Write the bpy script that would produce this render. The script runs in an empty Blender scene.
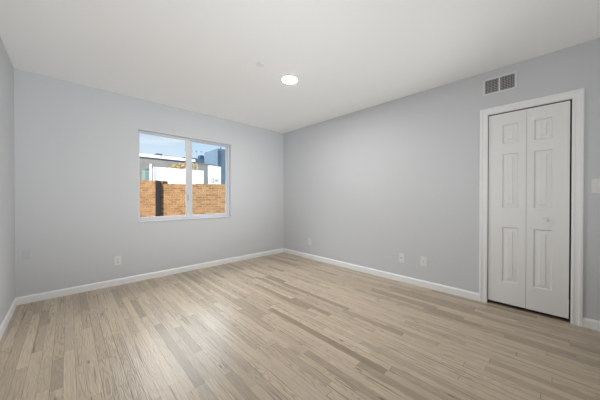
import bpy, bmesh, math, random
from mathutils import Vector, Matrix

C = bpy.context.scene.collection
SC = bpy.context.scene
random.seed(7)

# ------------------------------------------------------------------ camera
CAM = Vector((0.0, 0.0, 1.131))
YAW = math.radians(43.786)
PITCH = math.radians(-0.373)
F = 241.98
FW = Vector((math.sin(YAW) * math.cos(PITCH), math.cos(YAW) * math.cos(PITCH), math.sin(PITCH)))
RT = Vector((math.cos(YAW), -math.sin(YAW), 0))
cam_d = bpy.data.cameras.new('camera')
cam_d.sensor_width = 36
cam_d.lens = 36 * F / 600
cam_d.clip_start = 0.02
cam_d.clip_end = 500
cam = bpy.data.objects.new('camera', cam_d)
cam.location = CAM
cam.rotation_euler = (math.pi / 2 + PITCH, 0, -YAW)
C.objects.link(cam)
SC.camera = cam

# ------------------------------------------------------------------ light, sky, exposure
SUN_STRENGTH = 8.0
SKY_HIGH = 7.0
LAMP = 385.0
vs = SC.view_settings
vs.view_transform = 'Standard'
vs.look = 'None'
vs.gamma = 1.0
vs.use_curve_mapping = False
vs.exposure = 0.05
SC.cycles.diffuse_bounces = 6
SC.cycles.max_bounces = 12
SC.cycles.sample_clamp_indirect = 4.0

W = bpy.data.worlds.new('world')
SC.world = W
W.use_nodes = True
nt = W.node_tree
nt.nodes.clear()
out = nt.nodes.new('ShaderNodeOutputWorld')
bg = nt.nodes.new('ShaderNodeBackground')
tc = nt.nodes.new('ShaderNodeTexCoord')
sep = nt.nodes.new('ShaderNodeSeparateXYZ')
ramp = nt.nodes.new('ShaderNodeValToRGB')
els = ramp.color_ramp.elements
els[0].position = 0.0
els[0].color = (0.70, 0.79, 0.88, 1)
els[1].position = 0.30
els[1].color = (0.30, 0.48, 0.76, 1)
e = els.new(0.10); e.color = (0.77, 0.86, 0.95, 1)
e = els.new(0.20); e.color = (0.62, 0.77, 0.92, 1)
mp = nt.nodes.new('ShaderNodeMapping')
mp.inputs['Scale'].default_value = (2.0, 2.0, 14.0)
noise = nt.nodes.new('ShaderNodeTexNoise')
noise.inputs['Scale'].default_value = 2.2
noise.inputs['Detail'].default_value = 5
cr = nt.nodes.new('ShaderNodeMapRange')
cr.inputs[1].default_value = 0.50
cr.inputs[2].default_value = 0.72
cr.inputs[4].default_value = 0.75
mix = nt.nodes.new('ShaderNodeMix'); mix.data_type = 'RGBA'
mix.inputs[7].default_value = (0.86, 0.90, 0.95, 1)
# added room light, out of view: bright bank high in the sky on the window side
hi = nt.nodes.new('ShaderNodeMapRange')
hi.interpolation_type = 'SMOOTHSTEP'
hi.inputs[1].default_value = 0.27
hi.inputs[2].default_value = 0.42
hi.inputs[3].default_value = 0.0
hi.inputs[4].default_value = SKY_HIGH
L = nt.links
L.new(tc.outputs['Generated'], sep.inputs[0])
L.new(sep.outputs['Z'], ramp.inputs[0])
L.new(tc.outputs['Generated'], mp.inputs[0])
L.new(mp.outputs[0], noise.inputs[0])
L.new(noise.outputs[0], cr.inputs[0])
L.new(cr.outputs[0], mix.inputs[0])
L.new(ramp.outputs[0], mix.inputs[6])
L.new(sep.outputs['Z'], hi.inputs[0])
side = nt.nodes.new('ShaderNodeMapRange')
side.interpolation_type = 'SMOOTHSTEP'
side.inputs[1].default_value = 0.15
side.inputs[2].default_value = 0.55
L.new(sep.outputs['Y'], side.inputs[0])
sky_glow = nt.nodes.new('ShaderNodeMath'); sky_glow.operation = 'MULTIPLY'
L.new(hi.outputs[0], sky_glow.inputs[0]); L.new(side.outputs[0], sky_glow.inputs[1])
# the added brightness itself is white
white = nt.nodes.new('ShaderNodeMix'); white.data_type = 'RGBA'
white.inputs[7].default_value = (0.94, 0.94, 0.94, 1)
frac = nt.nodes.new('ShaderNodeMath'); frac.operation = 'DIVIDE'; frac.inputs[1].default_value = SKY_HIGH
L.new(sky_glow.outputs[0], frac.inputs[0])
L.new(frac.outputs[0], white.inputs[0]); L.new(mix.outputs[2], white.inputs[6]); L.new(white.outputs[2], bg.inputs[0])
plus = nt.nodes.new('ShaderNodeMath'); plus.operation = 'ADD'; plus.inputs[1].default_value = 1.0
L.new(sky_glow.outputs[0], plus.inputs[0]); L.new(plus.outputs[0], bg.inputs[1])
L.new(bg.outputs[0], out.inputs[0])


def light(name, kind, loc, energy, color=(1, 1, 1), size=None, size_y=None, direction=None):
    d = bpy.data.lights.new(name, kind)
    d.energy = energy
    d.color = color
    if kind == 'AREA':
        d.shape = 'RECTANGLE'
        d.size = size
        d.size_y = size_y
    o = bpy.data.objects.new(name, d)
    o.location = loc
    if direction is not None:
        o.rotation_euler = Vector(direction).to_track_quat('-Z', 'Y').to_euler()
    C.objects.link(o)
    return o


sun = light('sun', 'SUN', (-20, -20, 30), SUN_STRENGTH, (1.0, 0.95, 0.87), direction=(0.80, 0.52, -0.62))
sun.data.angle = math.radians(0.6)
# added fill spots behind the camera, aimed up to brighten ceiling and walls
FILL_A, FILL_B, FILL_C = 200.0, 125.0, 100.0


def fill_spot(name, loc, target, energy, cone):
    o = light(name, 'SPOT', loc, energy, (0.955, 0.98, 1.0), direction=Vector(target) - Vector(loc))
    o.data.spot_size = math.radians(cone)
    o.data.spot_blend = 1.0
    o.data.shadow_soft_size = 0.25
    return o


fill_spot('fill_spot_a', (0.0, -1.1, 0.6), (0.7, 3.5, 2.5), FILL_A, 72)
fill_spot('fill_spot_b', (2.7, -1.1, 0.6), (1.4, 3.4, 2.5), FILL_B, 72)
fill_spot('fill_spot_c', (0.6, -1.1, 0.6), (2.5, 1.3, 2.3), FILL_C, 110)

# ------------------------------------------------------------------ material helpers


def mat(name, col, rough=0.5, spec=0.5, metal=0.0, noise_amt=0.0, noise_scale=30.0, bump=0.0, bump_scale=200.0, emit=None):
    m = bpy.data.materials.new(name)
    m.use_nodes = True
    n = m.node_tree
    b = n.nodes['Principled BSDF']
    b.inputs['Base Color'].default_value = (*col, 1)
    b.inputs['Roughness'].default_value = rough
    b.inputs['Metallic'].default_value = metal
    b.inputs['Specular IOR Level'].default_value = spec
    t = n.nodes.new('ShaderNodeTexCoord')
    if noise_amt:
        no = n.nodes.new('ShaderNodeTexNoise')
        no.inputs['Scale'].default_value = noise_scale
        no.inputs['Detail'].default_value = 4
        n.links.new(t.outputs['Object'], no.inputs[0])
        r = n.nodes.new('ShaderNodeMapRange')
        r.inputs[1].default_value = 0.3
        r.inputs[2].default_value = 0.7
        r.inputs[3].default_value = 1 - noise_amt
        r.inputs[4].default_value = 1 + noise_amt
        n.links.new(no.outputs[0], r.inputs[0])
        h = n.nodes.new('ShaderNodeHueSaturation')
        h.inputs['Color'].default_value = (*col, 1)
        n.links.new(r.outputs[0], h.inputs['Value'])
        n.links.new(h.outputs[0], b.inputs['Base Color'])
    if bump:
        no = n.nodes.new('ShaderNodeTexNoise')
        no.inputs['Scale'].default_value = bump_scale
        no.inputs['Detail'].default_value = 2
        n.links.new(t.outputs['Object'], no.inputs[0])
        bp = n.nodes.new('ShaderNodeBump')
        bp.inputs['Strength'].default_value = bump
        bp.inputs['Distance'].default_value = 0.001
        n.links.new(no.outputs[0], bp.inputs['Height'])
        n.links.new(bp.outputs[0], b.inputs['Normal'])
    if emit:
        b.inputs['Emission Color'].default_value = (*emit[0], 1)
        b.inputs['Emission Strength'].default_value = emit[1]
    return m


M_WALL = mat('wall_paint', (0.60, 0.615, 0.632), 0.75, 0.25, bump=0.10, bump_scale=350)
M_CEIL = mat('ceiling_paint', (0.91, 0.918, 0.925), 0.85, 0.2, bump=0.08, bump_scale=300)
M_TRIM = mat('trim_paint', (0.85, 0.855, 0.86), 0.35, 0.45)
M_DOOR = mat('door_paint', (0.80, 0.80, 0.79), 0.45, 0.4)
M_VINYL = mat('window_vinyl', (0.60, 0.61, 0.635), 0.35, 0.45)
M_PLATE = mat('white_plastic', (0.73, 0.735, 0.735), 0.3, 0.5)
M_PAINTED = mat('painted_plastic', (0.575, 0.585, 0.605), 0.6, 0.3)
M_RECESS_SHADE = mat('recess_shade', (0.02, 0.02, 0.022), 0.8, 0.2)  # black colour standing in for shade in recesses
M_CLOSET_SHADE = mat('closet_shade', (0.10, 0.10, 0.10), 0.9, 0.1)  # closet inside coloured dark in place of real shade
M_SLOT = mat('slot_black', (0.03, 0.03, 0.03), 0.6, 0.2)
M_METALW = mat('grille_enamel', (0.68, 0.69, 0.695), 0.4, 0.45)
M_BRASS = mat('jack_metal', (0.55, 0.53, 0.48), 0.35, 0.5, metal=0.8)
M_LAMP = mat('lamp_diffuser', (0.9, 0.9, 0.9), 0.4, 0.3, emit=((1.0, 0.985, 0.96), LAMP))


def glass(name, tint):
    m = bpy.data.materials.new(name)
    m.use_nodes = True
    n = m.node_tree
    n.nodes.clear()
    o = n.nodes.new('ShaderNodeOutputMaterial')
    tr = n.nodes.new('ShaderNodeBsdfTransparent')
    tr.inputs[0].default_value = (*tint, 1)
    n.links.new(tr.outputs[0], o.inputs[0])
    return m


M_GLASS = glass('clear_glass', (0.97, 0.985, 0.99))
M_GLASS_B = glass('blue_tinted_glass', (0.92, 0.97, 1.0))

# ------------------------------------------------------------------ mesh helpers


def box_bm(bm, lo, hi, bevel=0.0, seg=2):
    lo = Vector(lo); hi = Vector(hi)
    r = bmesh.ops.create_cube(bm, size=1.0)
    vsx = r['verts']
    for v in vsx:
        v.co = Vector(((lo.x + hi.x) / 2 + v.co.x * (hi.x - lo.x),
                       (lo.y + hi.y) / 2 + v.co.y * (hi.y - lo.y),
                       (lo.z + hi.z) / 2 + v.co.z * (hi.z - lo.z)))
    if bevel:
        ed = {e for v in vsx for e in v.link_edges}
        bmesh.ops.bevel(bm, geom=list(ed), offset=bevel, segments=seg, affect='EDGES', profile=0.5)


def lathe_bm(bm, prof, n=32, axis='Z', origin=(0, 0, 0)):
    """prof: list of (radius, height) from bottom to top, closed at both ends."""
    o = Vector(origin)
    rings = []
    for r, h in prof:
        ring = []
        for k in range(n):
            a = 2 * math.pi * k / n
            p = {'Z': Vector((r * math.cos(a), r * math.sin(a), h)),
                 'X': Vector((h, r * math.cos(a), r * math.sin(a))),
                 'Y': Vector((r * math.sin(a), h, r * math.cos(a)))}[axis]
            ring.append(bm.verts.new(o + p))
        rings.append(ring)
    for a, b in zip(rings, rings[1:]):
        for k in range(n):
            bm.faces.new((a[k], a[(k + 1) % n], b[(k + 1) % n], b[k]))
    bm.faces.new(list(reversed(rings[0])))
    bm.faces.new(rings[-1])


def sweep_bm(bm, sections):
    """sections: list of equally long lists of points; skins them and caps the ends."""
    rings = [[bm.verts.new(p) for p in s] for s in sections]
    n = len(rings[0])
    for a, b in zip(rings, rings[1:]):
        for k in range(n):
            bm.faces.new((a[k], a[(k + 1) % n], b[(k + 1) % n], b[k]))
    bm.faces.new(list(reversed(rings[0])))
    bm.faces.new(rings[-1])


def obj(name, bm, material, parent=None, loc=None, smooth=False):
    bmesh.ops.recalc_face_normals(bm, faces=bm.faces[:])
    me = bpy.data.meshes.new(name)
    bm.to_mesh(me)
    bm.free()
    me.materials.append(material)
    o = bpy.data.objects.new(name, me)
    C.objects.link(o)
    if loc is not None:
        o.location = loc
    if parent is not None:
        o.parent = parent
    if smooth:
        for p in me.polygons:
            p.use_smooth = True
    return o


def empty(name, loc=(0, 0, 0)):
    o = bpy.data.objects.new(name, None)
    o.location = loc
    o.empty_display_size = 0.1
    C.objects.link(o)
    return o


def tag(o, label, cat=None, group=None, kind=None):
    o['label'] = label
    if cat:
        o['category'] = cat
    if group:
        o['group'] = group
    if kind:
        o['kind'] = kind
    return o


def B(*boxes, bevel=0.0, seg=2):
    bm = bmesh.new()
    for lo, hi in boxes:
        box_bm(bm, lo, hi, bevel, seg)
    return bm


# ------------------------------------------------------------------ the room shell
XL, XR, YB, YF, H = -0.407, 3.278, 3.926, -1.45, 2.50
T = 0.20
WX0, WX1, WZ0, WZ1 = 0.695, 2.073, 0.815, 2.076       # window opening
DY0, DY1, DZ = -0.121, 0.488, 2.031                    # closet opening

tag(obj('wall_back', B(((XL - T, YB, -0.1), (WX0, YB + T, H + 0.1)), ((WX1, YB, -0.1), (XR + T, YB + T, H + 0.1)),
                       ((WX0, YB, -0.1), (WX1, YB + T, WZ0)), ((WX0, YB, WZ1), (WX1, YB + T, H + 0.1))), M_WALL),
    'pale grey painted wall with the sliding window in it', 'wall', kind='structure')
tag(obj('wall_right', B(((XR, DY1, -0.1), (XR + 0.12, YB, H + 0.1)), ((XR, YF - T, -0.1), (XR + 0.12, DY0, H + 0.1)),
                        ((XR, DY0, DZ), (XR + 0.12, DY1, H + 0.1))), M_WALL),
    'long pale grey painted wall with the white closet door and air grille', 'wall', kind='structure')
tag(obj('wall_left', B(((XL - T, YF - T, -0.1), (XL, YB, H + 0.1))), M_WALL),
    'narrow sliver of pale grey wall at the left edge of the photo', 'wall', kind='structure')
tag(obj('wall_near', B(((XL, YF - T, -0.1), (XR, YF, H + 0.1))), M_WALL),
    'pale grey wall behind the camera', 'wall', kind='structure')
tag(obj('ceiling', B(((XL, YF, H), (XR, YB, H + 0.1))), M_CEIL),
    'flat white painted ceiling with one lit downlight', 'ceiling', kind='structure')

# closet behind the folding door
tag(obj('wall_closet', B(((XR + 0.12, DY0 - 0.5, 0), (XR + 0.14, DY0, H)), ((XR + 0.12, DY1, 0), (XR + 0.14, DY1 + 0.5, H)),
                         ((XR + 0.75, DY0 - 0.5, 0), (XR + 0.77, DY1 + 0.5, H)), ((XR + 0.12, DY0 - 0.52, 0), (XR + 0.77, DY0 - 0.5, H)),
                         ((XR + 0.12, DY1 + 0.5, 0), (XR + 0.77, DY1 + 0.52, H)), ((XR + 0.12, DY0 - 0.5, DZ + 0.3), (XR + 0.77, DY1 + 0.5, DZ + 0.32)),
                         ((XR + 0.12, DY0, DZ), (XR + 0.14, DY1, H))), M_CLOSET_SHADE),
    'inside of the closet behind the folding door, coloured dark as shade', 'closet', kind='structure')


# ---- oak strip floor: each board is a face with its own length, tone and grain offset
def build_floor():
    bm = bmesh.new()
    uvl = bm.loops.layers.uv.new('board')
    len_l = bm.loops.layers.float.new('board_length') if hasattr(bm.loops.layers, 'float') else None
    col = bm.loops.layers.float_color.new('tone')
    w = 0.0572
    rnd = random.Random(21)
    x0 = XL - 0.02
    i = 0
    x1_end, y0_end, y1_end = XR + 0.80, YF - 0.02, YB
    while x0 + i * w < x1_end:
        xa, xb = x0 + i * w, min(x0 + (i + 1) * w, x1_end)
        y = y0_end - rnd.random() * 0.9
        while y < y1_end:
            ln = rnd.choice((rnd.uniform(0.28, 0.6), rnd.uniform(0.4, 1.0), rnd.uniform(0.7, 1.6)))
            ya, yb = max(y, y0_end), min(y + ln, y1_end)
            if yb - ya > 0.002:
                v = [bm.verts.new(p) for p in ((xa, ya, 0), (xb, ya, 0), (xb, yb, 0), (xa, yb, 0))]
                f = bm.faces.new(v)
                q = rnd.random()
                tone = min(1, max(0, rnd.gauss(0.62, 0.10)))
                if q < 0.075:
                    tone = rnd.uniform(0.20, 0.33)
                elif q < 0.16:
                    tone = rnd.uniform(0.34, 0.46)
                c = (tone, rnd.random(), rnd.random(), 1)
                for lp, uv in zip(f.loops, ((0, 0), (xb - xa, 0), (xb - xa, yb - ya), (0, yb - ya))):
                    lp[uvl].uv = uv
                    lp[col] = c
                    if len_l is not None:
                        lp[len_l] = yb - ya
            y += ln
        i += 1
    return bm


def floor_material():
    m = bpy.data.materials.new('oak_strip_floor')
    m.use_nodes = True
    n = m.node_tree
    b = n.nodes['Principled BSDF']
    N = n.nodes.new
    K = n.links.new

    def math_(op, a, b2=None, clamp=False):
        x = N('ShaderNodeMath'); x.operation = op; x.use_clamp = clamp
        for i_, v_ in enumerate((a, b2)):
            if v_ is None:
                continue
            if isinstance(v_, (int, float)):
                x.inputs[i_].default_value = v_
            else:
                K(v_, x.inputs[i_])
        return x.outputs[0]

    def mixc(fac, a, b2, mode='MIX'):
        x = N('ShaderNodeMix'); x.data_type = 'RGBA'; x.blend_type = mode
        if isinstance(fac, (int, float)):
            x.inputs[0].default_value = fac
        else:
            K(fac, x.inputs[0])
        for s_, v_ in ((6, a), (7, b2)):
            if isinstance(v_, tuple):
                x.inputs[s_].default_value = v_
            else:
                K(v_, x.inputs[s_])
        return x.outputs[2]

    uv = N('ShaderNodeUVMap'); uv.uv_map = 'board'
    su = N('ShaderNodeSeparateXYZ'); K(uv.outputs[0], su.inputs[0])
    at = N('ShaderNodeAttribute'); at.attribute_name = 'tone'
    sa = N('ShaderNodeSeparateXYZ'); K(at.outputs['Vector'], sa.inputs[0])
    tone, r1, r2 = sa.outputs[0], sa.outputs[1], sa.outputs[2]
    u, v = su.outputs[0], su.outputs[1]
    # board-local grain coordinates
    cv = N('ShaderNodeCombineXYZ')
    K(math_('ADD', u, math_('MULTIPLY', r1, 7.3)), cv.inputs[0])
    K(math_('ADD', v, math_('MULTIPLY', r2, 31.0)), cv.inputs[1])
    K(math_('MULTIPLY', r1, 11.0), cv.inputs[2])
    # fine straight grain
    mp1 = N('ShaderNodeMapping'); mp1.inputs['Scale'].default_value = (260, 8, 1)
    K(cv.outputs[0], mp1.inputs[0])
    n1 = N('ShaderNodeTexNoise'); n1.inputs['Scale'].default_value = 1.0; n1.inputs['Detail'].default_value = 4
    K(mp1.outputs[0], n1.inputs[0])
    # cathedral grain: distorted bands along the board
    mp2 = N('ShaderNodeMapping'); mp2.inputs['Scale'].default_value = (17, 2.0, 1)
    K(cv.outputs[0], mp2.inputs[0])
    n2 = N('ShaderNodeTexNoise'); n2.inputs['Scale'].default_value = 1.0; n2.inputs['Detail'].default_value = 1.5
    K(mp2.outputs[0], n2.inputs[0])
    rr = N('ShaderNodeMapRange'); rr.inputs[1].default_value = -0.2; rr.inputs[2].default_value = 1.0
    rr.clamp = True
    K(math_('SINE', math_('MULTIPLY', n2.outputs[0], 75.0)), rr.inputs[0])
    # slow streaks, knots
    mp3 = N('ShaderNodeMapping'); mp3.inputs['Scale'].default_value = (75, 1.9, 1)
    K(cv.outputs[0], mp3.inputs[0])
    n3 = N('ShaderNodeTexNoise'); n3.inputs['Scale'].default_value = 1.0; n3.inputs['Detail'].default_value = 3
    K(mp3.outputs[0], n3.inputs[0])
    st = N('ShaderNodeMapRange'); st.inputs[1].default_value = 0.60; st.inputs[2].default_value = 0.70
    K(n3.outputs[0], st.inputs[0])
    # board tone
    rp = N('ShaderNodeValToRGB')
    el = rp.color_ramp.elements
    el[0].position = 0.0; el[0].color = (0.21, 0.157, 0.11, 1)
    el[1].position = 1.0; el[1].color = (0.65, 0.54, 0.40, 1)
    x_ = el.new(0.30); x_.color = (0.375, 0.30, 0.215, 1)
    x_ = el.new(0.60); x_.color = (0.55, 0.45, 0.328, 1)
    K(tone, rp.inputs[0])
    base = rp.outputs[0]
    warm = mixc(math_('MULTIPLY', r1, 0.28), base, (0.44, 0.37, 0.31, 1))
    g1 = N('ShaderNodeMapRange'); g1.inputs[1].default_value = 0.3; g1.inputs[2].default_value = 0.7
    g1.inputs[3].default_value = 0.82; g1.inputs[4].default_value = 1.12
    K(n1.outputs[0], g1.inputs[0])
    hs = N('ShaderNodeHueSaturation'); K(g1.outputs[0], hs.inputs['Value']); K(warm, hs.inputs['Color'])
    c = hs.outputs[0]
    # only some boards are plain-sawn with strong rings
    ringamt = math_('MULTIPLY', rr.outputs[0], math_('MULTIPLY', math_('POWER', r2, 1.3), 0.48))
    c = mixc(ringamt, c, (0.27, 0.20, 0.14, 1))
    c = mixc(math_('MULTIPLY', st.outputs[0], 0.75), c, (0.20, 0.14, 0.095, 1))
    # seams between the boards
    d1 = math_('LESS_THAN', math_('MINIMUM', u, math_('SUBTRACT', 0.0572, u)), 0.0011)
    d2 = math_('LESS_THAN', v, 0.0022)
    seam = math_('MAXIMUM', d1, d2)
    openness = math_('MULTIPLY_ADD', math_('GREATER_THAN', r2, 0.62), 0.55)
    openness.node.inputs[2].default_value = 0.30
    # scattered small knots
    mpk = N('ShaderNodeMapping'); mpk.inputs['Scale'].default_value = (9.0, 2.6, 1)
    K(cv.outputs[0], mpk.inputs[0])
    vo = N('ShaderNodeTexVoronoi'); vo.voronoi_dimensions = '2D'; vo.inputs['Scale'].default_value = 1.0
    K(mpk.outputs[0], vo.inputs[0])
    kn = N('ShaderNodeMapRange'); kn.inputs[1].default_value = 0.09; kn.inputs[2].default_value = 0.02
    kn.inputs[3].default_value = 0.0; kn.inputs[4].default_value = 1.0
    K(vo.outputs['Distance'], kn.inputs[0])
    pick = N('ShaderNodeSeparateXYZ'); K(vo.outputs['Color'], pick.inputs[0])
    c = mixc(math_('MULTIPLY', math_('MULTIPLY', kn.outputs[0], math_('GREATER_THAN', pick.outputs[0], 0.80)), 0.8), c, (0.12, 0.08, 0.055, 1))
    c = mixc(math_('MULTIPLY', seam, openness), c, (0.09, 0.06, 0.04, 1))
    K(c, b.inputs['Base Color'])
    ro = N('ShaderNodeMapRange'); ro.inputs[3].default_value = 0.24; ro.inputs[4].default_value = 0.42
    K(n1.outputs[0], ro.inputs[0]); K(ro.outputs[0], b.inputs['Roughness'])
    b.inputs['Specular IOR Level'].default_value = 0.5
    bp = N('ShaderNodeBump'); bp.inputs['Strength'].default_value = 0.7; bp.inputs['Distance'].default_value = 0.0015
    hgt = math_('SUBTRACT', math_('SUBTRACT', math_('MULTIPLY', n1.outputs[0], 0.5), math_('MULTIPLY', rr.outputs[0], 0.30)), math_('MULTIPLY', seam, 0.8))
    K(hgt, bp.inputs['Height'])
    K(bp.outputs[0], b.inputs['Normal'])
    return m


tag(obj('floor', build_floor(), floor_material()),
    'light oak strip floor of narrow boards with mixed darker strips', 'floor', kind='structure')


# ---- baseboards
def baseboard(name, p0, p1, inward, label, h=0.083, t=0.013):
    p0, p1, n = Vector(p0), Vector(p1), Vector(inward)
    prof = [(0, 0), (t, 0), (t, h * 0.80), (t * 0.8, h * 0.86), (t * 0.45, h * 0.95), (t * 0.3, h), (0, h)]
    bm = bmesh.new()
    sweep_bm(bm, [[p + n * a + Vector((0, 0, z)) for a, z in prof] for p in (p0, p1)])
    return tag(obj(name, bm, M_TRIM), label, 'baseboard', kind='structure')


CAS = 0.068
baseboard('baseboard_back', (XL, YB, 0), (XR, YB, 0), (0, -1, 0), 'white baseboard along the foot of the window wall')
baseboard('baseboard_left', (XL, YF, 0), (XL, YB - 0.013, 0), (1, 0, 0), 'short white baseboard at the left edge of the photo')
baseboard('baseboard_right', (XR, DY1 + CAS, 0), (XR, YB - 0.013, 0), (-1, 0, 0), 'white baseboard between the far corner and the closet door casing')
baseboard('trim_1', (XR, YF, 0), (XR, DY0 - CAS, 0), (-1, 0, 0), 'stub of white baseboard under the light switch')

# ---- closet door casing, mitred at the two upper corners
prof = [(0.0, 0.0), (0.0, 0.010), (0.006, 0.013), (0.016, 0.013), (0.020, 0.010), (0.040, 0.012), (0.047, 0.018), (0.064, 0.018), (CAS, 0.015), (CAS, 0.0)]
bm = bmesh.new()
path = [((DY1, 0.0), (1, 0)), ((DY1, DZ), (1, 1)), ((DY0, DZ), (-1, 1)), ((DY0, 0.0), (-1, 0))]
sweep_bm(bm, [[Vector((XR - d, y + sy * a, z + sz * a)) for a, d in prof] for (y, z), (sy, sz) in path])
tag(obj('trim_2', bm, M_TRIM), 'white moulded casing framing the closet door', 'door casing', kind='structure')
# jamb lining
tag(obj('trim_3', B(((XR, DY1 - 0.003, 0), (XR + 0.012, DY1, DZ)), ((XR, DY0, 0), (XR + 0.012, DY0 + 0.003, DZ)), ((XR, DY0, DZ - 0.003), (XR + 0.012, DY1, DZ))), M_TRIM),
    'narrow white jamb edge just inside the closet door casing', 'door jamb', kind='structure')
tag(obj('trim_5', B(((XR + 0.012, DY1 - 0.003, 0), (XR + 0.12, DY1, DZ)), ((XR + 0.012, DY0, 0), (XR + 0.12, DY0 + 0.003, DZ)), ((XR + 0.012, DY0, DZ - 0.003), (XR + 0.12, DY1, DZ))), M_RECESS_SHADE),  # inner jamb coloured black to paint in the gap's shade
    'inner jamb of the closet door, coloured black as shade in the gap', 'door jamb', kind='structure')

# ------------------------------------------------------------------ bifold closet door
DX = XR + 0.012                      # front face of the leaves
door = tag(empty('door_1', (DX, 0.181, 0.035)), 'white two-leaf folding closet door with raised panels and a round knob', 'door', kind='structure')
LEAF_T = 0.034


def door_leaf(y0, y1, panels):
    """y0<y1 edges of the leaf; panels: (y0, y1, z0, z1)"""
    z0, z1 = 0.034, 2.019
    bm = bmesh.new()
    ys = sorted({y0, y1} | {p[0] for p in panels} | {p[1] for p in panels})
    zs = sorted({z0, z1} | {p[2] for p in panels} | {p[3] for p in panels})
    vd = {}

    def vert(y, z):
        k = (round(y, 5), round(z, 5))
        if k not in vd:
            vd[k] = bm.verts.new((DX, y, z))
        return vd[k]
    for a, b2 in zip(ys, ys[1:]):
        for c, d in zip(zs, zs[1:]):
            if any(p[0] - 1e-6 <= a and b2 <= p[1] + 1e-6 and p[2] - 1e-6 <= c and d <= p[3] + 1e-6 for p in panels):
                continue
            bm.faces.new((vert(a, c), vert(b2, c), vert(b2, d), vert(a, d)))
    # moulded sticking round each panel: slope into a groove, where the raised panel sits
    for (a, b2, c, d) in panels:
        g = 0.009
        dep = 0.014
        o4 = [vert(a, c), vert(b2, c), vert(b2, d), vert(a, d)]
        i4 = [bm.verts.new((DX + dep, yy, zz)) for yy, zz in ((a + g, c + g), (b2 - g, c + g), (b2 - g, d - g), (a + g, d - g))]
        for k in range(4):
            bm.faces.new((o4[k], o4[(k + 1) % 4], i4[(k + 1) % 4], i4[k]))
        bm.faces.new(i4)
    # back and edges
    bk = [bm.verts.new((DX + LEAF_T, yy, zz)) for yy, zz in ((y0, z0), (y1, z0), (y1, z1), (y0, z1))]
    bm.faces.new(bk)
    border = {(y0, None), (y1, None)}
    loop_b = [vert(y, z0) for y in ys]
    loop_t = [vert(y, z1) for y in ys]
    loop_l = [vert(y0, z) for z in zs]
    loop_r = [vert(y1, z) for z in zs]
    bm.faces.new(loop_b + [bk[1], bk[0]])
    bm.faces.new(loop_t + [bk[2], bk[3]])
    bm.faces.new(loop_l + [bk[3], bk[0]])
    bm.faces.new(loop_r + [bk[2], bk[1]])
    return bm


def raised_panel(a, b2, c, d):
    g = 0.012
    bev = 0.029
    bm = bmesh.new()
    x0 = DX + 0.0142
    x1 = DX + 0.001
    xm = DX + 0.0075
    q = g + bev
    secs = [[(x0, a + g, c + g), (x0, b2 - g, c + g), (x0, b2 - g, d - g), (x0, a + g, d - g)],
            [(x0 - 0.003, a + g, c + g), (x0 - 0.003, b2 - g, c + g), (x0 - 0.003, b2 - g, d - g), (x0 - 0.003, a + g, d - g)],
            [(xm, a + q, c + q), (xm, b2 - q, c + q), (xm, b2 - q, d - q), (xm, a + q, d - q)],
            [(x1, a + q + 0.003, c + q + 0.003), (x1, b2 - q - 0.003, c + q + 0.003), (x1, b2 - q - 0.003, d - q - 0.003), (x1, a + q + 0.003, d - q - 0.003)]]
    sweep_bm(bm, [[Vector(p) for p in s] for s in secs])
    return bm


ZP = [(1.702, 1.899), (1.033, 1.596), (0.258, 0.831)]
for (y0, y1, pa, pb) in ((0.182, 0.4805, 0.241, 0.366), (-0.1075, 0.180, 0.001, 0.128)):
    pans = [(pa, pb, z0, z1) for z0, z1 in ZP]
    leaf = obj('door_leaf', door_leaf(y0, y1, pans), M_DOOR)
    leaf.parent = door
    leaf.matrix_parent_inverse = Matrix.Translation(-door.location)
    for p in pans:
        rp_ = obj('raised_panel', raised_panel(*p), M_DOOR)
        rp_.parent = leaf
    if y0 < 0:
        bm = bmesh.new()
        lathe_bm(bm, [(0.010, 0.0), (0.010, -0.002), (0.007, -0.006), (0.0075, -0.012), (0.013, -0.017), (0.0165, -0.023), (0.0165, -0.028), (0.012, -0.033), (0.004, -0.035)], 24, 'X', (DX, 0.036, 0.930))
        k = obj('knob', bm, M_PLATE, smooth=True)
        k.parent = leaf
        k['label'] = 'round white knob'

# ------------------------------------------------------------------ window
FY0, FY1 = YB + 0.045, YB + 0.105        # window frame depth
win = tag(empty('window_1', ((WX0 + WX1) / 2, YB + 0.1, WZ0)), 'white two-pane sliding window looking out on a brick wall and blue sky', 'window', kind='structure')


def wchild(name, bm, m, parent=None, label=None):
    o = obj(name, bm, m)
    if parent is None:
        o.parent = win
        o.matrix_parent_inverse = Matrix.Translation(-win.location)
    else:
        o.parent = parent
    if label:
        o['label'] = label
    return o


FW_, FL_, FT_ = 0.034, 0.014, 0.022
XM = 1.379
wchild('window_frame', B(((WX0, FY0, WZ0), (WX0 + FL_, FY1, WZ1)), ((WX1 - FW_, FY0, WZ0), (WX1, FY1, WZ1)),
                         ((WX0 + FL_, FY0, WZ0), (WX1 - FW_, FY1, WZ0 + FW_)), ((WX0 + FL_, FY0, WZ1 - FT_), (WX1 - FW_, FY1, WZ1)), bevel=0.003), M_VINYL)


def sash(x0, x1, y0, y1, st_l, st_r, gl, gname):
    z0, z1 = WZ0 + FW_ - 0.004, WZ1 - FT_ + 0.004
    rail, top = 0.024, 0.015
    s = wchild('sash', B(((x0, y0, z0), (x0 + st_l, y1, z1)), ((x1 - st_r, y0, z0), (x1, y1, z1)),
                         ((x0 + st_l, y0, z0), (x1 - st_r, y1, z0 + rail)), ((x0 + st_l, y0, z1 - top), (x1 - st_r, y1, z1)), bevel=0.003), M_VINYL)
    ym = (y0 + y1) / 2
    wchild('glass_pane', B(((x0 + st_l - 0.004, ym - 0.002, z0 + rail - 0.004), (x1 - st_r + 0.004, ym + 0.002, z1 - top + 0.004))), gl, s, gname)
    return s


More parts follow.
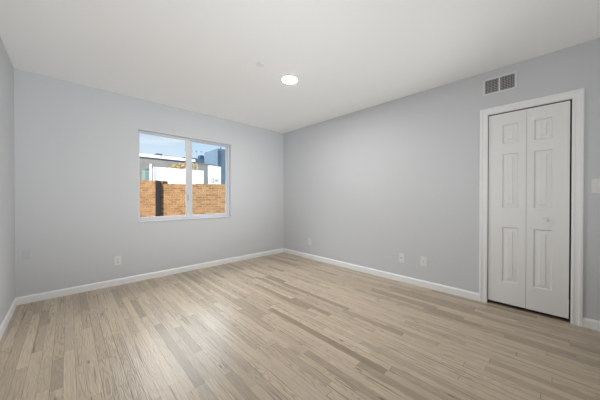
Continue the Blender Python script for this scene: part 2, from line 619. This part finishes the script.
s1 = sash(WX0 + FL_ - 0.004, XM + 0.012, FY0 + 0.004, FY0 + 0.028, 0.016, 0.056, M_GLASS, 'clear glass pane')
s2 = sash(XM - 0.004, WX1 - FW_ + 0.004, FY0 + 0.032, FY0 + 0.056, 0.066, 0.022, M_GLASS_B, 'bluish glass pane')
lt = wchild('sash_latch', B(((XM - 0.018, FY0 - 0.006, 1.10), (XM - 0.008, FY0 + 0.004, 1.19)), bevel=0.002), mat('latch_grey', (0.30, 0.30, 0.31), 0.4), s1, 'small grey latch')
tag(obj('trim_4', B(((WX0, YB - 0.012, WZ0 - 0.016), (WX1, FY0, WZ0 + 0.004)), bevel=0.004), M_VINYL),
    'thin white sill ledge under the sliding window', 'window sill', kind='structure')
light_portal = light('window_portal', 'AREA', ((WX0 + WX1) / 2, YB + 0.17, (WZ0 + WZ1) / 2), 1.0, (1, 1, 1), WX1 - WX0, WZ1 - WZ0, (0, -1, 0))
light_portal.data.cycles.is_portal = True


# ------------------------------------------------------------------ wall plates, grille, ceiling fittings
def on_back(x, z):        # local frame: a=right along the wall, b=out of the wall, c=up
    return lambda a, b2, c: Vector((x + a, YB - b2, z + c))


def on_right(y, z):
    return lambda a, b2, c: Vector((XR - b2, y - a, z + c))


def pbox(fr, lo, hi, bevel=0.0):
    p, q = fr(*lo), fr(*hi)
    bm = bmesh.new()
    box_bm(bm, [min(p[i], q[i]) for i in range(3)], [max(p[i], q[i]) for i in range(3)], bevel)
    return bm


def plate(name, fr, w, h, m, label, cat, group=None):
    root = empty(name, fr(0, 0, -h / 2))
    tag(root, label, cat, group)
    add(root, 'cover_plate', pbox(fr, (-w / 2, 0, -h / 2), (w / 2, 0.006, h / 2), 0.0022), m)
    return root


def add(root, name, bm, m, label=None, parent=None):
    o = obj(name, bm, m)
    if parent is None:
        o.parent = root
        o.matrix_parent_inverse = Matrix.Translation(-root.location)
    else:
        o.parent = parent
    if label:
        o['label'] = label
    return o


def merge(*bms):
    r = bms[0]
    for b2 in bms[1:]:
        me = bpy.data.meshes.new('tmp'); b2.to_mesh(me); b2.free()
        r.from_mesh(me); bpy.data.meshes.remove(me)
    return r


def outlet(fr, label, m=M_PLATE):
    root = plate('wall_outlet', fr, 0.072, 0.118, m, label, 'outlet', 'duplex outlets low on the walls')
    for s in (-1, 1):
        c = s * 0.0195
        rc = add(root, 'receptacle', pbox(fr, (-0.016, 0.006, c - 0.0135), (0.016, 0.0085, c + 0.0135), 0.001), m)
        add(root, 'slots', merge(pbox(fr, (-0.0085, 0.0083, c - 0.003), (-0.0055, 0.0089, c + 0.007)),
                                 pbox(fr, (0.0055, 0.0083, c - 0.003), (0.0085, 0.0089, c + 0.006)),
                                 pbox(fr, (-0.003, 0.0083, c - 0.011), (0.003, 0.0089, c - 0.006))), M_SLOT, 'dark plug slots', rc)
    return root


outlet(on_back(0.465, 0.320), 'white duplex outlet low on the wall below and left of the window')
outlet(on_right(3.155, 0.317), 'small pale duplex outlet on the long wall near the far corner')

fr = on_right(1.417, 0.323)
root = plate('phone_jack_plate', fr, 0.062, 0.118, M_PLATE, 'narrow white jack plate with one dark socket, further from the closet door', 'wall plate')
jk = add(root, 'jack', pbox(fr, (-0.010, 0.006, -0.011), (0.010, 0.009, 0.011), 0.001), M_PLATE)
add(root, 'socket', pbox(fr, (-0.008, 0.0088, -0.006), (0.004, 0.0096, 0.006)), M_SLOT, 'dark socket hole', jk)

fr = on_right(1.135, 0.326)
root = plate('coax_plate', fr, 0.082, 0.122, M_PLATE, 'wider white blank-looking plate with a round centre connector, nearer the closet door', 'wall plate')
bm = bmesh.new()
o_ = fr(0, 0.006, 0)
lathe_bm(bm, [(0.008, 0), (0.008, -0.003), (0.0048, -0.003), (0.0048, -0.010), (0.002, -0.010)], 16, 'X', o_)
add(root, 'coax_connector', bm, M_BRASS, 'small metal connector')

fr = on_back(-0.326, 0.526)
root = plate('blank_wall_plate', fr, 0.058, 0.095, M_PAINTED, 'blank plate painted over in wall grey, low beside the left corner', 'wall plate')

fr = on_right(-0.274, 1.238)
root = plate('light_switch', fr, 0.082, 0.124, M_PLATE, 'white rocker light switch beside the closet door casing', 'light switch')
rk = add(root, 'rocker', pbox(fr, (-0.0165, 0.006, -0.033), (0.0165, 0.0095, 0.033), 0.0015), M_PLATE)

# air grille over the closet door
GY, GZ = 0.391, 2.331
fr = on_right(GY, GZ)
gw, gh = 0.284, 0.182
iw, ih = 0.240, 0.138
root = tag(empty('air_vent', fr(0, 0, -gh / 2)), 'white air grille with two dark louvred halves high above the closet door', 'air vent')
bars = []
bd = 0.022
add(root, 'vent_frame', merge(pbox(fr, (-gw / 2, 0, ih / 2), (gw / 2, 0.008, gh / 2), 0.002), pbox(fr, (-gw / 2, 0, -gh / 2), (gw / 2, 0.008, -ih / 2), 0.002),
                              pbox(fr, (-gw / 2, 0, -ih / 2), (-iw / 2, 0.008, ih / 2), 0.002), pbox(fr, (iw / 2, 0, -ih / 2), (gw / 2, 0.008, ih / 2), 0.002),
                              pbox(fr, (-0.008, 0, -ih / 2), (0.008, 0.008, ih / 2), 0.001)), M_METALW)
M_LOUV = mat('louvre_grey', (0.50, 0.50, 0.50), 0.5)
add(root, 'duct_shade', pbox(fr, (-iw / 2, 0.0, -ih / 2), (iw / 2, 0.0012, ih / 2)), M_RECESS_SHADE, 'black sheet as shade behind the louvres')  # thin black sheet painted as the shaded duct
for s in (-1, 1):
    x0, x1 = (0.010, iw / 2) if s > 0 else (-iw / 2, -0.010)
    bl = []
    nv = 9
    for k in range(nv):
        xc = x0 + (k + 0.5) * (x1 - x0) / nv
        bl.append(pbox(fr, (xc - 0.0019, 0.0015, -ih / 2), (xc + 0.0019, 0.007, ih / 2)))
    for k in range(8):
        zc = -ih / 2 + (k + 0.5) * ih / 8
        bl.append(pbox(fr, (x0, 0.0015, zc - 0.0015), (x1, 0.004, zc + 0.0015)))
    add(root, 'louvres', merge(*bl), M_LOUV, 'grey louvre bars')

# downlight
LX, LY = 1.852, 2.103
dl = tag(empty('ceiling_light', (LX, LY, H)), 'round lit downlight in the white ceiling', 'ceiling light')
bm = bmesh.new()
rings = []
lathe_bm(bm, [(0.097, 0.0), (0.097, -0.002), (0.092, -0.004), (0.086, -0.0045)], 48, 'Z', (LX, LY, H))
add(dl, 'trim_ring', bm, M_PLATE)
bm = bmesh.new()
lathe_bm(bm, [(0.083, -0.0044), (0.0825, -0.0052), (0.05, -0.0056), (0.01, -0.0058)], 48, 'Z', (LX, LY, H))
add(dl, 'diffuser', bm, M_LAMP, 'glowing white diffuser')

# sprinkler cap
bm = bmesh.new()
lathe_bm(bm, [(0.030, 0.0), (0.030, -0.006), (0.042, -0.006), (0.043, -0.008), (0.040, -0.010), (0.005, -0.0105)], 32, 'Z', (1.421, 2.064, H))
tag(obj('sprinkler_cap', bm, mat('cap_enamel', (0.84, 0.845, 0.85), 0.5)), 'small flat white cap on the ceiling beside the lit downlight', 'ceiling cap')

# ------------------------------------------------------------------ outside the window
GROUND = -3.0


def brick_material(name, c1, c2, mortar, rot, scale=1.0, speck=0.35):
    m = bpy.data.materials.new(name)
    m.use_nodes = True
    n = m.node_tree
    b = n.nodes['Principled BSDF']
    t = n.nodes.new('ShaderNodeTexCoord')
    mp_ = n.nodes.new('ShaderNodeMapping')
    mp_.inputs['Rotation'].default_value = rot
    n.links.new(t.outputs['Object'], mp_.inputs[0])
    br = n.nodes.new('ShaderNodeTexBrick')
    br.inputs['Scale'].default_value = scale
    br.inputs['Brick Width'].default_value = 0.21
    br.inputs['Row Height'].default_value = 0.075
    br.inputs['Mortar Size'].default_value = 0.008
    br.inputs['Color1'].default_value = (*c1, 1)
    br.inputs['Color2'].default_value = (*c2, 1)
    br.inputs['Mortar'].default_value = (*mortar, 1)
    n.links.new(mp_.outputs[0], br.inputs[0])
    no = n.nodes.new('ShaderNodeTexNoise')
    no.inputs['Scale'].default_value = 26
    no.inputs['Detail'].default_value = 5
    no.inputs['Roughness'].default_value = 0.7
    n.links.new(t.outputs['Object'], no.inputs[0])
    r = n.nodes.new('ShaderNodeMapRange')
    r.inputs[1].default_value = 0.3
    r.inputs[2].default_value = 0.7
    r.inputs[3].default_value = 1 - speck
    r.inputs[4].default_value = 1 + speck
    n.links.new(no.outputs[0], r.inputs[0])
    h = n.nodes.new('ShaderNodeHueSaturation')
    n.links.new(br.outputs[0], h.inputs['Color'])
    n.links.new(r.outputs[0], h.inputs['Value'])
    n.links.new(h.outputs[0], b.inputs['Base Color'])
    b.inputs['Roughness'].default_value = 0.9
    b.inputs['Specular IOR Level'].default_value = 0.15
    return m


def stripes(name, c1, c2, pitch):
    """sheet cladding with upright ribs"""
    m = bpy.data.materials.new(name)
    m.use_nodes = True
    n = m.node_tree
    b = n.nodes['Principled BSDF']
    t = n.nodes.new('ShaderNodeTexCoord')
    s = n.nodes.new('ShaderNodeSeparateXYZ')
    n.links.new(t.outputs['Object'], s.inputs[0])
    a = n.nodes.new('ShaderNodeMath'); a.operation = 'MULTIPLY'; a.inputs[1].default_value = 1 / pitch
    f = n.nodes.new('ShaderNodeMath'); f.operation = 'FRACT'
    g = n.nodes.new('ShaderNodeMath'); g.operation = 'LESS_THAN'; g.inputs[1].default_value = 0.14
    n.links.new(s.outputs[0], a.inputs[0]); n.links.new(a.outputs[0], f.inputs[0]); n.links.new(f.outputs[0], g.inputs[0])
    mx = n.nodes.new('ShaderNodeMix'); mx.data_type = 'RGBA'
    mx.inputs[6].default_value = (*c1, 1); mx.inputs[7].default_value = (*c2, 1)
    n.links.new(g.outputs[0], mx.inputs[0])
    n.links.new(mx.outputs[2], b.inputs['Base Color'])
    b.inputs['Roughness'].default_value = 0.7
    return m


M_BRICK = brick_material('tan_brick', (0.29, 0.163, 0.080), (0.175, 0.094, 0.045), (0.28, 0.175, 0.096), (math.pi / 2, 0, 0), speck=0.6)
M_BRICK_SHADE = brick_material('shade_dark_brick', (0.075, 0.065, 0.062), (0.055, 0.048, 0.046), (0.11, 0.10, 0.10), (math.pi / 2, 0, math.pi / 2), speck=0.5)  # darker brick colour paints in the shade on the wall end
M_WHITE = mat('white_render', (0.90, 0.90, 0.89), 0.8, 0.2, noise_amt=0.02, noise_scale=1.5)
M_GREY = mat('grey_render', (0.25, 0.25, 0.24), 0.85, 0.2, noise_amt=0.12, noise_scale=2.0)
M_CLAD = stripes('grey_cladding', (0.21, 0.205, 0.195), (0.29, 0.285, 0.275), 0.16)
M_ROOFW = mat('white_roof_edge', (0.90, 0.90, 0.90), 0.7, 0.2)
M_BLUE = mat('blue_grey_facade', (0.07, 0.10, 0.145), 0.7, 0.3, noise_amt=0.25, noise_scale=0.6)
M_BLUET = mat('blue_tower_panel', (0.11, 0.155, 0.205), 0.5, 0.4, noise_amt=0.12, noise_scale=0.8)
M_NAVY = mat('navy_metal', (0.035, 0.06, 0.11), 0.6, 0.3)
M_TEAL = mat('teal_grey_panel', (0.20, 0.27, 0.26), 0.7, 0.3)
M_GRAF = mat('grey_spray_paint', (0.22, 0.215, 0.22), 0.8, 0.1)
M_PENN = mat('pale_rail_grey', (0.24, 0.29, 0.35), 0.7)
M_TAN = mat('dry_tan_brush', (0.50, 0.39, 0.22), 0.9, 0.1, noise_amt=0.3, noise_scale=6)

tag(obj('ground', B(((-25, YB + T + 0.1, GROUND - 0.1), (70, 90, GROUND))), mat('asphalt', (0.16, 0.155, 0.15), 0.95, 0.1, noise_amt=0.15, noise_scale=3)),
    'grey yard ground outside, below the window', 'ground', kind='structure')

# brick walls face the corner of the house at an angle
RZ = math.atan2(RT.y, RT.x)


def yard(name, loc):
    o = empty(name, loc)
    o.rotation_euler = (0, 0, RZ)
    return o


def at(depth, u, z=0.0):
    p = CAM + FW * depth + RT * ((u - 300) / F * depth)
    return Vector((p.x, p.y, z))


bw = tag(yard('brick_wall', at(8.0, 161, GROUND)), 'long low tan brick wall outside, behind both window panes', 'brick wall')
wl = (262 - 161) / F * 8.0
for nm, lo, hi, mm in (('wall_run', (0, 0, 0), (wl, 0.25, 1.605 - GROUND), M_BRICK), ('pier', (-0.004, -0.03, 0), (0.075, 0.28, 1.712 - GROUND), M_BRICK)):
    o = obj(nm, B((lo, hi)), mm); o.parent = bw
# uneven crumbled top course
bm = bmesh.new()
rnd = random.Random(4)
xx = 0.1
while xx < wl - 0.2:
    if rnd.random() < 0.45:
        box_bm(bm, (xx, 0.02, 1.605 - GROUND), (xx + rnd.uniform(0.06, 0.2), 0.2, 1.605 - GROUND + rnd.uniform(0.008, 0.03)), 0.004, 1)
    xx += 0.21
o = obj('top_course', bm, M_BRICK); o.parent = bw

bl_ = tag(yard('brick_wall', at(7.68, 155.6, GROUND)), 'nearer tan brick wall with an end coloured dark as shade, outside the left window pane', 'brick wall')
o = obj('wall_run', B(((-3.2, 0, 0), (-0.012, 0.34, 1.70 - GROUND))), M_BRICK); o.parent = bl_
o = obj('wall_end', B(((-0.012, 0.002, 0), (0.0, 0.345, 1.71 - GROUND))), M_BRICK_SHADE); o.parent = bl_
o['label'] = 'wall end with its shade coloured in'
bm = bmesh.new()
rnd = random.Random(9)
xx = -3.1
while xx < -0.25:
    if rnd.random() < 0.4:
        box_bm(bm, (xx, 0.03, 1.70 - GROUND), (xx + 0.18, 0.25, 1.70 - GROUND + rnd.uniform(0.008, 0.022)), 0.004, 1)
    xx += 0.21
o = obj('top_course', bm, M_BRICK); o.parent = bl_


def ext(name, label, cat, loc, parts, group=None):
    r = tag(empty(name, loc), label, cat, group)
    for nm, bm_, mm in parts:
        o_ = obj(nm, bm_, mm)
        o_.parent = r
        o_.matrix_parent_inverse = Matrix.Translation(-Vector(loc))
    return r


# white blank building, parallel to the house
ext('white_wall', 'long blank white wall rising just over the brick wall', 'wall panel', (3.4, 15, GROUND), [
    ('wall', B(((3.40, 15.0, GROUND), (6.09, 15.3, 2.83))), M_WHITE),
    ('roof_edge', B(((3.40, 14.98, 2.78), (6.09, 15.32, 2.85))), M_WHITE)])
ext('white_wall', 'taller short white wall with grey scrawl low down, seen through the bluish pane', 'wall panel', (6.49, 15, GROUND), [
    ('wall', B(((6.49, 15.0, GROUND), (7.22, 15.3, 3.19))), M_WHITE),
    ('roof_edge', B(((6.49, 14.98, 3.16), (6.72, 15.3, 3.22))), M_WHITE),
    ('scrawl', B(((6.58, 14.985, 2.16), (6.60, 15.0, 2.42)), ((6.60, 14.985, 2.38), (6.72, 15.0, 2.42)), ((6.70, 14.985, 2.18), (6.73, 15.0, 2.40)), ((6.60, 14.985, 2.14), (6.74, 15.0, 2.18)),
                 ((6.80, 14.985, 2.16), (6.83, 15.0, 2.44)), ((6.83, 14.985, 2.27), (6.94, 15.0, 2.31)), ((6.92, 14.985, 2.15), (6.95, 15.0, 2.44)),
                 ((6.99, 14.985, 2.17), (7.01, 15.0, 2.40)), ((7.01, 14.985, 2.37), (7.10, 15.0, 2.40)), ((7.01, 14.985, 2.17), (7.10, 15.0, 2.20))), M_GRAF)])
bm = bmesh.new()
lathe_bm(bm, [(0.055, GROUND), (0.05, 2.95), (0.02, 2.98)], 12, 'Z', (3.21, 14.9, 0))
tag(obj('white_pole', bm, M_WHITE), 'slim white pole standing at the end of the long white wall', 'pole')

ext('grey_building', 'broad grey flat-roofed building with a white roof edge, behind the long white wall', 'building', (3, 19, GROUND), [
    ('wall', B(((1.5, 19.1, GROUND), (7.05, 24, 3.92))), M_GREY),
    ('roof_edge', B(((1.4, 19.0, 3.93), (7.07, 24, 4.13))), M_ROOFW)])
ext('clad_building', 'lower dark grey ribbed-metal building between the two white walls', 'building', (7.06, 19, GROUND), [
    ('wall', B(((7.06, 19.0, GROUND), (8.6, 24, 3.84))), M_CLAD),
    ('roof_edge', B(((7.06, 18.96, 3.84), (8.6, 24, 3.90))), M_GREY)])
ext('shed', 'small teal grey shed left of the white pole', 'shed', (3.6, 17.6, GROUND), [
    ('wall', B(((3.48, 17.6, GROUND), (3.75, 18.6, 2.97))), M_TEAL),
    ('roof', B(((3.45, 17.56, 2.97), (3.78, 18.6, 3.02))), M_GREY)])

ext('annex', 'low dark annex mostly hidden behind the long white wall', 'building', (4.9, 15.6, GROUND), [
    ('wall', B(((3.9, 15.5, GROUND), (6.3, 17.4, 2.58))), M_GREY),
    ('roof', B(((3.85, 15.45, 2.58), (6.35, 17.45, 2.66))), M_GREY)])

# dry brush on the roof of the white block
bm = bmesh.new()
rnd = random.Random(12)
for k in range(420):
    fx = rnd.random()
    px = 4.55 + fx * 1.6
    top = 3.02 + 0.28 * math.sin(min(1, fx * 1.6) * math.pi / 2)
    p = Vector((px, rnd.uniform(15.8, 16.8), rnd.uniform(2.75, top + 0.08)))
    s = rnd.uniform(0.03, 0.07)
    q = Matrix.Rotation(rnd.uniform(0, 6.28), 3, Vector((rnd.gauss(0, 1), rnd.gauss(0, 1), rnd.gauss(0, 1))).normalized())
    vv = [bm.verts.new(p + q @ Vector(c_)) for c_ in ((-s, 0, -s * 0.5), (s, 0, -s * 0.5), (s * 0.7, 0.02, s * 0.6), (-s * 0.6, -0.02, s * 0.5))]
    bm.faces.new(vv)
    vv2 = [bm.verts.new(p + q @ Vector(c_)) for c_ in ((0, -s, -s), (0, s, -s), (0.01, s, s), (-0.01, -s, s))]
    bm.faces.new(vv2)
tag(obj('dry_brush', bm, M_TAN), 'heap of dry tan brush behind the top of the long white wall', 'brush', kind='stuff')

# distant skyline
ext('distant_building', 'long dark blue grey building on the skyline', 'building', (16, 45, GROUND), [
    ('wall', B(((14.5, 45, GROUND), (23.0, 52, 8.45))), M_BLUE),
    ('roof_storey', B(((19.0, 45.5, 8.45), (23.0, 51, 8.95))), M_BLUE),
    ('stair_head', B(((17.75, 45.2, 8.45), (18.45, 46.5, 9.15))), M_NAVY),
    ('roof_railing', B(*[((15.2 + 0.9 * k, 45.2, 8.45), (15.24 + 0.9 * k, 45.24, 9.9)) for k in range(7)], *[((15.05 + 0.9 * k, 45.18, 9.66), (15.40 + 0.9 * k, 45.26, 9.92)) for k in range(7)]), M_PENN),
    ('window_band', B(((16.0, 44.97, 7.6), (22.5, 45.0, 7.75)), ((16.0, 44.97, 6.9), (22.5, 45.0, 7.05))), M_NAVY)])
ext('tower_block', 'tall blue grey tower at the right edge of the window view', 'building', (17, 35, GROUND), [
    ('wall', B(((16.35, 35, GROUND), (20.5, 40, 8.70))), M_BLUET),
    ('corner_fin', B(((16.30, 34.9, GROUND), (16.75, 35.0, 8.35))), M_BLUE),
    ('mast', B(((17.3, 36, 8.7), (17.4, 36.1, 9.2))), M_NAVY)])
# plant on the grey building's roof
ext('roof_plant', 'dark roof plant room with a railing on the grey building', 'roof plant', (4.6, 20.5, 4.13), [
    ('cabinet', B(((4.72, 20.3, 4.13), (5.12, 21.2, 4.47))), M_NAVY),
    ('railing', B(((5.12, 20.4, 4.40), (6.0, 20.43, 4.43)), ((5.12, 20.4, 4.28), (6.0, 20.43, 4.31)), *[((5.2 + 0.13 * k, 20.4, 4.13), (5.225 + 0.13 * k, 20.43, 4.43)) for k in range(7)]), M_GREY)])
tank_spots = ((5.98, 'small round-topped blue tank beside the roof railing'), (6.34, 'middle blue tank of the three on the grey roof'), (6.68, 'last blue tank at the end of the grey roof'))
for k, (tx, lab) in enumerate(tank_spots):
    bm = bmesh.new()
    r_ = (0.10, 0.13, 0.15)[k]
    lathe_bm(bm, [(r_, 4.13), (r_, 4.13 + 1.6 * r_), (r_ * 0.8, 4.13 + 2.1 * r_), (r_ * 0.2, 4.13 + 2.3 * r_)], 16, 'Z', (tx, 20.6, 0))
    tag(obj('water_tank', bm, mat('tank_blue', (0.05, 0.10, 0.22), 0.5)), lab, 'tank', 'tanks on the grey roof')
